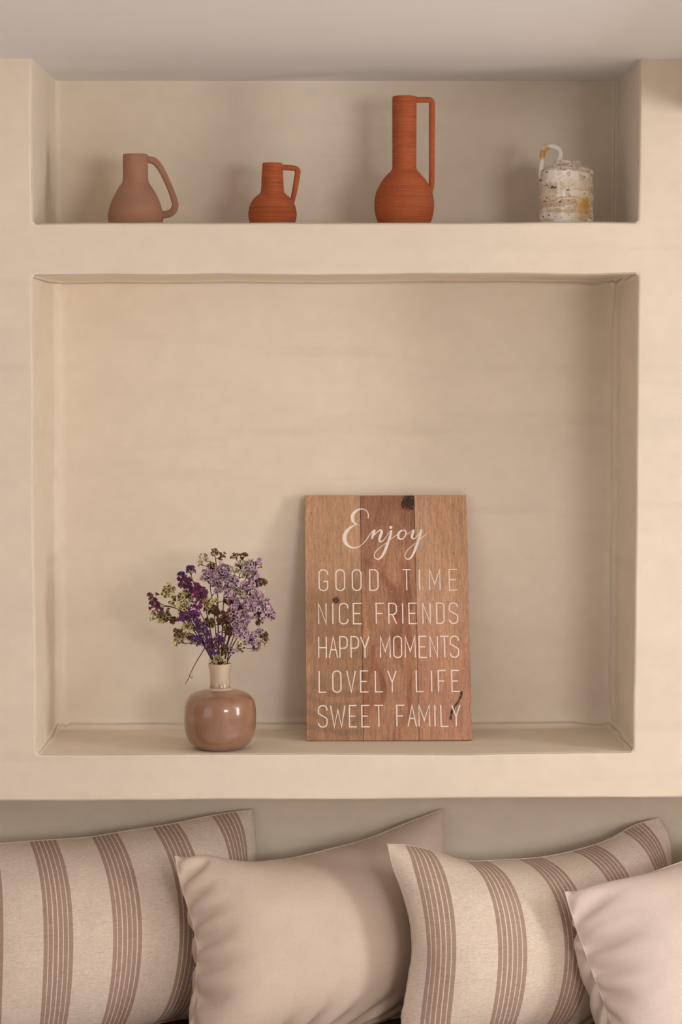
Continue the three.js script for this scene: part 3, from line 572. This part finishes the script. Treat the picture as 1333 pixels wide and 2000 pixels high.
sprig(nm(), 'lilac sprig tipping outward at the top right corner', { at: [8, -4], stem: [[16, 46, -6], [36, 120, -8], [52, 170, -8], [58, 184, -8]], clusters: [{ p: [58, 190, -6], r: 9, tone: 'lilac', n: 14 }, { p: [70, 192, -6], r: 9, tone: 'lilac', n: 14 }, { p: [62, 172, -4], r: 11, tone: 'lilac' }] });
sprig(nm(), 'lilac and cream sprig on the right, below the top right corner', { at: [8, 2], stem: [[16, 40, 4], [36, 100, 8], [54, 142, 10]], clusters: [{ p: [68, 162, 6], r: 10, tone: 'lilac' }, { p: [80, 158, 6], r: 8, tone: 'brown', n: 8 }, { p: [52, 148, 12], r: 12, tone: 'lilac' }, { p: [42, 138, 14], r: 10, tone: 'cream' }, { p: [64, 140, 10], r: 9, tone: 'mauve' }] });
sprig(nm(), 'broad lilac sprig bulging furthest right', { at: [12, 4], stem: [[22, 30, 8], [46, 70, 14], [66, 96, 16], [76, 106, 16]], clusters: [{ p: [62, 118, 18], r: 15, tone: 'lilac', n: 36 }, { p: [82, 120, 14], r: 13, tone: 'lilac' }, { p: [76, 102, 20], r: 15, tone: 'lilac', n: 36 }, { p: [94, 96, 12], r: 10, tone: 'mauve' }, { p: [88, 108, 14], r: 9, tone: 'lilac' }] });
sprig(nm(), 'mauve sprig in the dense middle of the bunch', { at: [4, 10], stem: [[6, 30, 16], [16, 70, 24], [24, 100, 28]], clusters: [{ p: [28, 122, 26], r: 12, tone: 'mauve' }, { p: [40, 112, 26], r: 12, tone: 'lilac' }, { p: [30, 100, 30], r: 10, tone: 'lilac' }, { p: [48, 96, 24], r: 10, tone: 'mauve' }, { p: [14, 98, 28], r: 8, tone: 'rose', n: 12, f: 3.6 }] });
sprig(nm(), 'lilac sprig at the lower right, leaning over the vase shoulder', { at: [14, 6], stem: [[24, 22, 12], [42, 42, 18], [60, 52, 18]], clusters: [{ p: [46, 62, 22], r: 12, tone: 'lilac' }, { p: [60, 48, 20], r: 11, tone: 'lilac' }, { p: [50, 78, 20], r: 10, tone: 'lilac' }, { p: [72, 60, 16], r: 8, tone: 'mauve', n: 10 }, { p: [68, 34, 16], r: 6, tone: 'mauve', n: 6 }] });
sprig(nm(), 'brown seeded sprig low on the right edge', { at: [16, -2], stem: [[28, 26, -2], [56, 50, 2], [72, 58, 4]], clusters: [{ p: [78, 82, 4], r: 8, tone: 'brown', n: 9, f: 3.4 }, { p: [80, 56, 4], r: 8, tone: 'brown', n: 9, f: 3.4 }, { p: [84, 44, 4], r: 9, tone: 'cream', n: 8 }, { p: [74, 40, 6], r: 6, tone: 'cream', n: 6, f: 3.4 }] });
sprig(nm(), 'dark brown leafy sprig in the shaded heart of the bunch', { at: [0, 0], stem: [[-2, 40, 2], [-4, 90, 4], [-6, 120, 4]], clusters: [{ p: [-12, 104, 14], r: 12, tone: 'brown', n: 20 }, { p: [4, 84, 12], r: 11, tone: 'brown', n: 16 }, { p: [-18, 82, 16], r: 10, tone: 'brown', n: 14 }, { p: [18, 126, 10], r: 11, tone: 'brown', n: 14 }, { p: [16, 66, 18], r: 10, tone: 'brown', n: 12 }, { p: [-14, 118, 20], r: 9, tone: 'yellow', n: 12 }, { p: [-26, 122, 22], r: 7, tone: 'yellow', n: 8 }] });
sprig(nm(), 'mauve and cream sprig low on the right, behind the vase rim', { at: [8, 10], stem: [[14, 20, 16], [26, 50, 24], [30, 70, 24]], clusters: [{ p: [28, 84, 24], r: 11, tone: 'lilac' }, { p: [38, 34, 22], r: 9, tone: 'cream', n: 9 }, { p: [22, 26, 24], r: 9, tone: 'mauve', n: 10 }, { p: [34, 66, 26], r: 10, tone: 'mauve' }] });
{
  const t = thing('dried_twig', 'thin bare snapped twig drooping left below the flowers', 'twig', MOUTH.toArray());
  mesh('stem', mergeGeometries([
    tube([[-6, -50, 8], [-12, 4, 16], [-20, 30, 24], [-24, 38, 27], [-27, 36, 28], [-34, 24, 29], [-46, 4, 29], [-56, -16, 28], [-60, -26, 27], [-66, -36, 26]].map((p) => mm(p).toArray()), [0.0014, 0.0012, 0.0011, 0.0009, 0.0007], 50, 7),
    tube([[-57, -21, 28], [-54, -24, 29], [-51, -20, 30]].map((p) => mm(p).toArray()), [0.0007, 0.0004], 8, 5),
  ]), stemMat, t);
}

// ---------------------------------------------------------------- wooden sign
{
  const SW = 0.338, SH = 0.516, TH = 0.018;
  const t = thing('wooden_sign', 'leaning wooden plank sign with white painted lettering, beside the vase', 'sign', [0.0987, 0.9775, -0.147]);
  t.rotation.order = 'YXZ'; t.rotation.set(-0.322, 0.036, 0);
  // colours of the three boards, in drawing units: x 0..1144 from the left, y 0..1723 from the top
  const rings = (x, y, cx, cy, sx, sy, f) => Math.sin(Math.hypot((x - cx) / sx, (y - cy) / sy) * f + 2.2 * fbm(x * 0.012, y * 0.012, 12, 3));
  const wood = tex(896, 1344, (u, v) => {
    const x = u * 1144, y = (1 - v) * 1723, b = x < 393 ? 0 : x < 776 ? 1 : 2;
    const wx = x + 26 * (fbm(x * 0.006, y * 0.004, 3 + b, 3) - 0.5) * (b === 1 ? 2.2 : 1);
    const grain = fbm(wx * 0.11, y * 0.006, 20 + b, 4), fine = fbm(wx * 0.45, y * 0.03, 31 + b, 3), pore = vn(wx * 0.5, y * 0.055, 47 + b), cloud = fbm(x * 0.006, y * 0.004, 60 + b, 4);
    let c = [[194, 152, 118], [176, 130, 100], [205, 162, 130]][b];
    if (b === 0) {
      c = mixc(c, [160, 122, 92], sm(500, 800, y) * sm(0.35, 0.65, cloud + x / 1100) * 0.9);
      const low = sm(820, 960, y) * (1 - sm(1180, 1300, y)), r1 = rings(x, y, 300, 730, 70, 95, 5.2);
      c = mixc(c, r1 > 0 ? [176, 128, 94] : [146, 108, 80], low * 0.30 * sm(60, 180, x));
      const r2 = rings(x, y, 270, 1180, 120, 90, 6.5); c = mixc(c, r2 > 0 ? [170, 126, 94] : [136, 104, 80], sm(1240, 1400, y) * 0.42);
      c = mixc(c, [142, 112, 88], 0.55 * Math.exp(-(((x - 345) / 50) ** 2) - ((y - 640) / 170) ** 2));
      const kn = Math.hypot((x - 214) / 26, (y - 748) / 24); c = mixc(c, [70, 42, 32], 1 - sm(0.6, 1.15, kn + (fbm(x * 0.09, y * 0.09, 5, 2) - 0.5) * 0.8));
      c = mixc(c, [120, 96, 88], (1 - sm(0.15, 0.45, kn)) * 0.8);
    } else if (b === 1) {
      c = mixc(c, [148, 100, 76], (1 - sm(60, 560, y)) * 0.8);
      c = mixc(c, [138, 82, 58], 0.6 * sm(0.50, 0.66, fbm(wx * 0.014, y * 0.0022, 71, 3)) * sm(400, 600, y));
      c = mixc(c, [176, 128, 92], 0.55 * sm(0.5, 0.7, fbm(wx * 0.011, y * 0.0035, 83, 3)) * sm(500, 800, y));
      c = mixc(c, [178, 128, 94], 0.6 * Math.exp(-(((x - 610) / 60) ** 2) - ((y - 160) / 60) ** 2));
      c = mixc(c, [128, 78, 56], 0.5 * Math.exp(-(((x - 430) / 40) ** 2) - ((y - 480) / 70) ** 2));
      const kx = (x - 732) / 50, ky = (y - 44) / 62, kn = Math.max(Math.abs(kx), Math.abs(ky)) * 0.6 + Math.hypot(kx, ky) * 0.4 + (fbm(x * 0.06, y * 0.06, 15, 3) - 0.5) * 0.9;
      c = mixc(c, [64, 40, 28], 1 - sm(0.75, 1.05, kn));
    } else {
      c = mixc(c, [186, 134, 108], sm(700, 1100, y) * 0.8);
      c = mixc(c, [200, 152, 116], 0.5 * sm(0.5, 0.7, cloud));
      const r3 = rings(x, y, 1010, 1480, 60, 200, 4.2); c = mixc(c, r3 > 0 ? [190, 138, 108] : [164, 114, 88], 0.32 * sm(1150, 1350, y));
      // the dark healed crack near the lower right corner
      const s = clamp((y - 1392) / 190), lx = lerp(1078, 990, s) + 8 * Math.sin(s * 7), wd = 8 + 5 * vn(s * 9, 3, 4);
      if (y > 1388 && y < 1584) c = mixc(c, [58, 40, 30], (1 - sm(wd * 0.55, wd * 1.15, Math.abs(x - lx))) * (0.55 + 0.45 * sm(0.3, 0.6, vn(x * 0.12, y * 0.1, 9))));
    }
    let k = 1 + (grain - 0.5) * 0.20 + (fine - 0.5) * 0.30 + (cloud - 0.5) * 0.14 - (pore > 0.70 ? (pore - 0.70) * 0.75 : 0);
    if (b === 1) k += (fbm(wx * 0.05, y * 0.012, 90, 3) - 0.5) * 0.20;
    const chip = fbm(x * 0.05, y * 0.12, 118, 3) > 0.80 ? 0.4 : 0;           // flecks of old white filler
    return mixc([c[0] * k, c[1] * k, c[2] * k], [214, 190, 172], chip);
  });
  const woodMat = new THREE.MeshStandardMaterial({ map: wood, bumpMap: tex(512, 768, (u, v) => 255 * (0.5 * fbm(u * 130, v * 10, 31, 3, 130, 10) + 0.5 * fbm(u * 40, v * 60, 7, 3, 40, 60)), false), bumpScale: 0.0006, roughness: 0.72 });
  const cuts = [0, 393 / 1144, 776 / 1144, 1];
  for (let i = 0; i < 3; i++) {
    const x0 = (cuts[i] - 0.5) * SW + (i ? 0.0003 : 0), x1 = (cuts[i + 1] - 0.5) * SW - (i < 2 ? 0.0003 : 0);
    const g = new RoundedBoxGeometry(x1 - x0, SH - [0, 0.0008, 0.0004][i], TH, 3, 0.0009);
    g.translate((x0 + x1) / 2, SH / 2, -TH / 2);
    const p = g.attributes.position, uv = new Float32Array(p.count * 2);
    for (let k = 0; k < p.count; k++) { uv[2 * k] = clamp(p.getX(k) / SW + 0.5 - p.getZ(k) * 0.4 * (i === 2 ? 1 : -1), 0.002, 0.998); uv[2 * k + 1] = clamp(p.getY(k) / SH, 0.002, 0.998); }
    g.setAttribute('uv', new THREE.BufferAttribute(uv, 2));
    mesh('plank', g, woodMat, t);
  }
  const ink = new THREE.MeshStandardMaterial({ color: 0xf7eadf, roughness: 0.8 });
  // painted strokes: ribbons a quarter of a millimetre proud of the boards
  const X = (x) => (x / 1144 - 0.5) * SW, Y = (y) => (1 - y / 1723) * SH, U = SW / 1144;
  function ribbon(pts, w) {
    const pos = [], idx = [], z = 0.00025;
    for (let i = 0; i < pts.length; i++) {
      const a = pts[Math.max(0, i - 1)], b = pts[i], c = pts[Math.min(pts.length - 1, i + 1)];
      let d1 = [b[0] - a[0], b[1] - a[1]], d2 = [c[0] - b[0], c[1] - b[1]];
      const l1 = Math.hypot(...d1), l2 = Math.hypot(...d2); if (!l1) d1 = d2; if (!l2) d2 = d1;
      const n1 = Math.hypot(...d1), n2 = Math.hypot(...d2), m = [d1[0] / n1 + d2[0] / n2, d1[1] / n1 + d2[1] / n2], ml = Math.hypot(...m) || 1;
      const tx = m[0] / ml, ty = m[1] / ml, cs = Math.max(0.35, (tx * d2[0] + ty * d2[1]) / n2), h = (Array.isArray(w) ? w[i] : w) / 2 / cs;
      pos.push(b[0] - ty * h, b[1] + tx * h, z, b[0] + ty * h, b[1] - tx * h, z, b[0] - ty * h, b[1] + tx * h, -0.0002, b[0] + ty * h, b[1] - tx * h, -0.0002);
    }
    const q = (a, b, c, d) => idx.push(a, b, c, b, d, c);
    for (let i = 0; i < pts.length - 1; i++) { const k = i * 4; q(k + 1, k + 5, k, k + 4); q(k, k + 4, k + 2, k + 6); q(k + 3, k + 7, k + 1, k + 5); }
    const g = geom(pos, idx).toNonIndexed(); g.computeVertexNormals(); return g;
  }
  const arc = (cx, cy, rx, ry, a0, a1, n = 8) => Array.from({ length: n + 1 }, (_, i) => { const a = (a0 + (a1 - a0) * i / n) * Math.PI / 180; return [cx + rx * Math.cos(a), cy - ry * Math.sin(a)]; });
  const GL = {   // letters in a box 0..1 wide and 0..1 high (y down); r = corner radius as a share of the width
    I: (w, h) => [[[w / 2, 0], [w / 2, h]]],
    L: (w, h) => [[[0, 0], [0, h], [w, h]]],
    T: (w, h) => [[[0, 0], [w, 0]], [[w / 2, 0], [w / 2, h]]],
    E: (w, h) => [[[w, 0], [0, 0], [0, h], [w, h]], [[0, h * 0.5], [w * 0.8, h * 0.5]]],
    F: (w, h) => [[[w, 0], [0, 0], [0, h]], [[0, h * 0.5], [w * 0.8, h * 0.5]]],
    H: (w, h) => [[[0, 0], [0, h]], [[w, 0], [w, h]], [[0, h * 0.52], [w, h * 0.52]]],
    N: (w, h) => [[[0, h], [0, 0], [w, h], [w, 0]]],
    M: (w, h) => [[[0, h], [w * 0.02, 0], [w / 2, h * 0.72], [w * 0.98, 0], [w, h]]],
    V: (w, h) => [[[0, 0], [w / 2, h], [w, 0]]],
    W: (w, h) => [[[0, 0], [w * 0.25, h], [w / 2, h * 0.2], [w * 0.75, h], [w, 0]]],
    Y: (w, h) => [[[0, 0], [w / 2, h * 0.55], [w, 0]], [[w / 2, h * 0.55], [w / 2, h]]],
    A: (w, h) => [[[0, h], [w / 2, 0], [w, h]], [[w * 0.2, h * 0.62], [w * 0.8, h * 0.62]]],
    O: (w, h) => { const r = w * 0.46; return [[[0, h / 2], ...arc(r, r, r, r, 180, 90), ...arc(w - r, r, r, r, 90, 0), ...arc(w - r, h - r, r, r, 0, -90), ...arc(r, h - r, r, r, -90, -180), [0, h / 2]]]; },
    C: (w, h) => { const r = w * 0.46; return [[[w, h * 0.24], ...arc(w - r, r, r, r, 0, 90), ...arc(r, r, r, r, 90, 180), ...arc(r, h - r, r, r, 180, 270), ...arc(w - r, h - r, r, r, -90, 0), [w, h * 0.78]]]; },
    G: (w, h) => { const r = w * 0.46; return [[[w, h * 0.24], ...arc(w - r, r, r, r, 0, 90), ...arc(r, r, r, r, 90, 180), ...arc(r, h - r, r, r, 180, 270), ...arc(w - r, h - r, r, r, -90, 0), [w, h * 0.56], [w * 0.5, h * 0.56]]]; },
    D: (w, h) => { const r = w * 0.5; return [[[0, 0], [w - r, 0], ...arc(w - r, r, r, r, 90, 0), ...arc(w - r, h - r, r, r, 0, -90), [0, h], [0, 0]]]; },
    P: (w, h) => { const r = w * 0.5; return [[[0, h], [0, 0], [w - r, 0], ...arc(w - r, r, r, r, 90, 0), ...arc(w - r, h * 0.55 - r, r, r, 0, -90), [0, h * 0.55]]]; },
    R: (w, h) => { const r = w * 0.5; return [[[0, h], [0, 0], [w - r, 0], ...arc(w - r, r, r, r, 90, 0), ...arc(w - r, h * 0.55 - r, r, r, 0, -90), [0, h * 0.55]], [[w * 0.45, h * 0.55], [w, h]]]; },
    S: (w, h) => { const r = w * 0.46; return [[[w, h * 0.22], ...arc(w - r, r, r, r, 0, 90), ...arc(r, r, r, r, 90, 180), [0, h * 0.28], ...arc(r, h * 0.32, r, h * 0.12, 180, 235, 5), ...arc(w - r, h * 0.66, r, h * 0.13, 60, 0, 5), ...arc(w - r, h - r, r, r, 0, -90), ...arc(r, h - r, r, r, -90, -180), [0, h * 0.80]]]; },
  };
  const ROWS = [
    ['GOOD TIME', 533, 679, [[97, 157], [215, 275], [330, 391], [452, 510], [682, 740], [799, 803], [871, 945], [1010, 1066]]],
    ['NICE FRIENDS', 771, 914, [[92, 144], [189, 193], [237, 296], [334, 393], [494, 548], [582, 635], [677, 681], [723, 777], [820, 871], [917, 968], [1006, 1063]]],
    ['HAPPY MOMENTS', 1004, 1151, [[90, 143], [163, 221], [237, 288], [315, 366], [382, 442], [519, 587], [612, 667], [692, 762], [790, 842], [866, 917], [937, 997], [1007, 1063]]],
    ['LOVELY LIFE', 1243, 1389, [[91, 139], [186, 242], [283, 343], [378, 430], [481, 532], [568, 626], [765, 815], [869, 873], [918, 969], [1012, 1064]]],
    ['SWEET FAMILY', 1482, 1629, [[85, 143], [168, 268], [298, 348], [384, 436], [469, 532], [625, 679], [702, 760], [778, 852], [887, 891], [931, 982], [1007, 1064]]],
  ];
  for (const [word, y0, y1, boxes] of ROWS) {
    [...word.replace(/ /g, '')].forEach((ch, i) => {
      const [a, b] = boxes[i];
      mesh('letter', mergeGeometries(GL[ch](b - a, y1 - y0).map((line) => ribbon(line.map(([x, y]) => [X(a + x), Y(y0 + y)]), 8.2 * U))), ink, t).userData.label = `white painted capital letter ${ch}`;
    });
  }
  {
    // brush script; [x, y, width] in the drawing units of the close view, mapped to the board
    const toX = (x) => X((x / 3.92 + 600 - 580) * 3.603 - 88), toY = (y) => Y((y / 3.92 + 980 - 950) * 3.603 - 72);
    const strokes = [
      [[503, 143, 8], [506, 118, 8], [497, 88, 7], [470, 71, 8], [438, 71, 12], [406, 88, 22], [385, 120, 26], [384, 152, 24], [396, 176, 15], [418, 189, 8], [440, 191, 5]],
      [[438, 190, 5], [408, 193, 7], [368, 212, 16], [335, 246, 26], [321, 285, 30], [326, 325, 28], [350, 356, 20], [388, 371, 11], [425, 364, 7], [462, 338, 6], [494, 300, 6], [520, 262, 6], [545, 234, 7]],
      [[552, 230, 15], [548, 250, 19], [538, 276, 20], [528, 302, 12]],
      [[530, 298, 5], [552, 270, 6], [580, 242, 8], [602, 234, 13], [606, 246, 19], [597, 276, 20], [588, 306, 17], [594, 324, 11], [612, 319, 7], [634, 294, 5], [656, 262, 5], [672, 240, 6]],
      [[682, 234, 14], [676, 262, 18], [661, 310, 20], [640, 366, 20], [618, 416, 19], [596, 448, 14], [572, 460, 9], [552, 449, 7], [548, 424, 6], [562, 396, 6], [592, 368, 5], [634, 338, 5], [676, 304, 5], [712, 278, 5], [732, 264, 6]],
      [[770, 236, 8], [748, 244, 14], [734, 268, 18], [735, 293, 17], [750, 305, 11], [771, 298, 8], [788, 275, 10], [792, 250, 12], [781, 236, 9], [766, 236, 6]],
      [[789, 262, 5], [806, 262, 5], [828, 250, 5], [842, 236, 6]],
      [[853, 230, 14], [848, 252, 19], [838, 278, 19], [840, 298, 14], [856, 300, 8], [878, 278, 6], [900, 250, 6]],
      [[912, 228, 14], [905, 256, 19], [890, 304, 20], [869, 362, 20], [848, 414, 19], [826, 449, 13], [804, 461, 9], [785, 449, 7], [782, 424, 6], [797, 396, 6], [830, 364, 5], [874, 328, 5], [920, 290, 5], [960, 253, 4]],
    ];
    const gs = strokes.map((st) => {
      const c = new THREE.CatmullRomCurve3(st.map(([x, y, w]) => new THREE.Vector3(x, y, w)), false, 'centripetal'), p = c.getPoints(st.length * 8);
      return ribbon(p.map((q) => [toX(q.x), toY(q.y)]), p.map((q) => q.z * 0.98 * U * 3.603 / 3.92));
    });
    const dot = new THREE.CircleGeometry(12 * U * 0.92, 24).toNonIndexed(); dot.deleteAttribute('uv'); dot.translate(toX(677), toY(213), 0.00025);
    [['E', 0, 2], ['n', 2, 4], ['j', 4, 5], ['o', 5, 7], ['y', 7, 9]].forEach(([ch, i0, i1]) => {
      const o = mesh('letter', mergeGeometries(gs.slice(i0, i1)), ink, t); o.userData.label = `white brush script letter ${ch}`;
      if (ch === 'j') mesh('dot', dot, ink, o);
    });
  }
}

renderer.render(scene, camera);
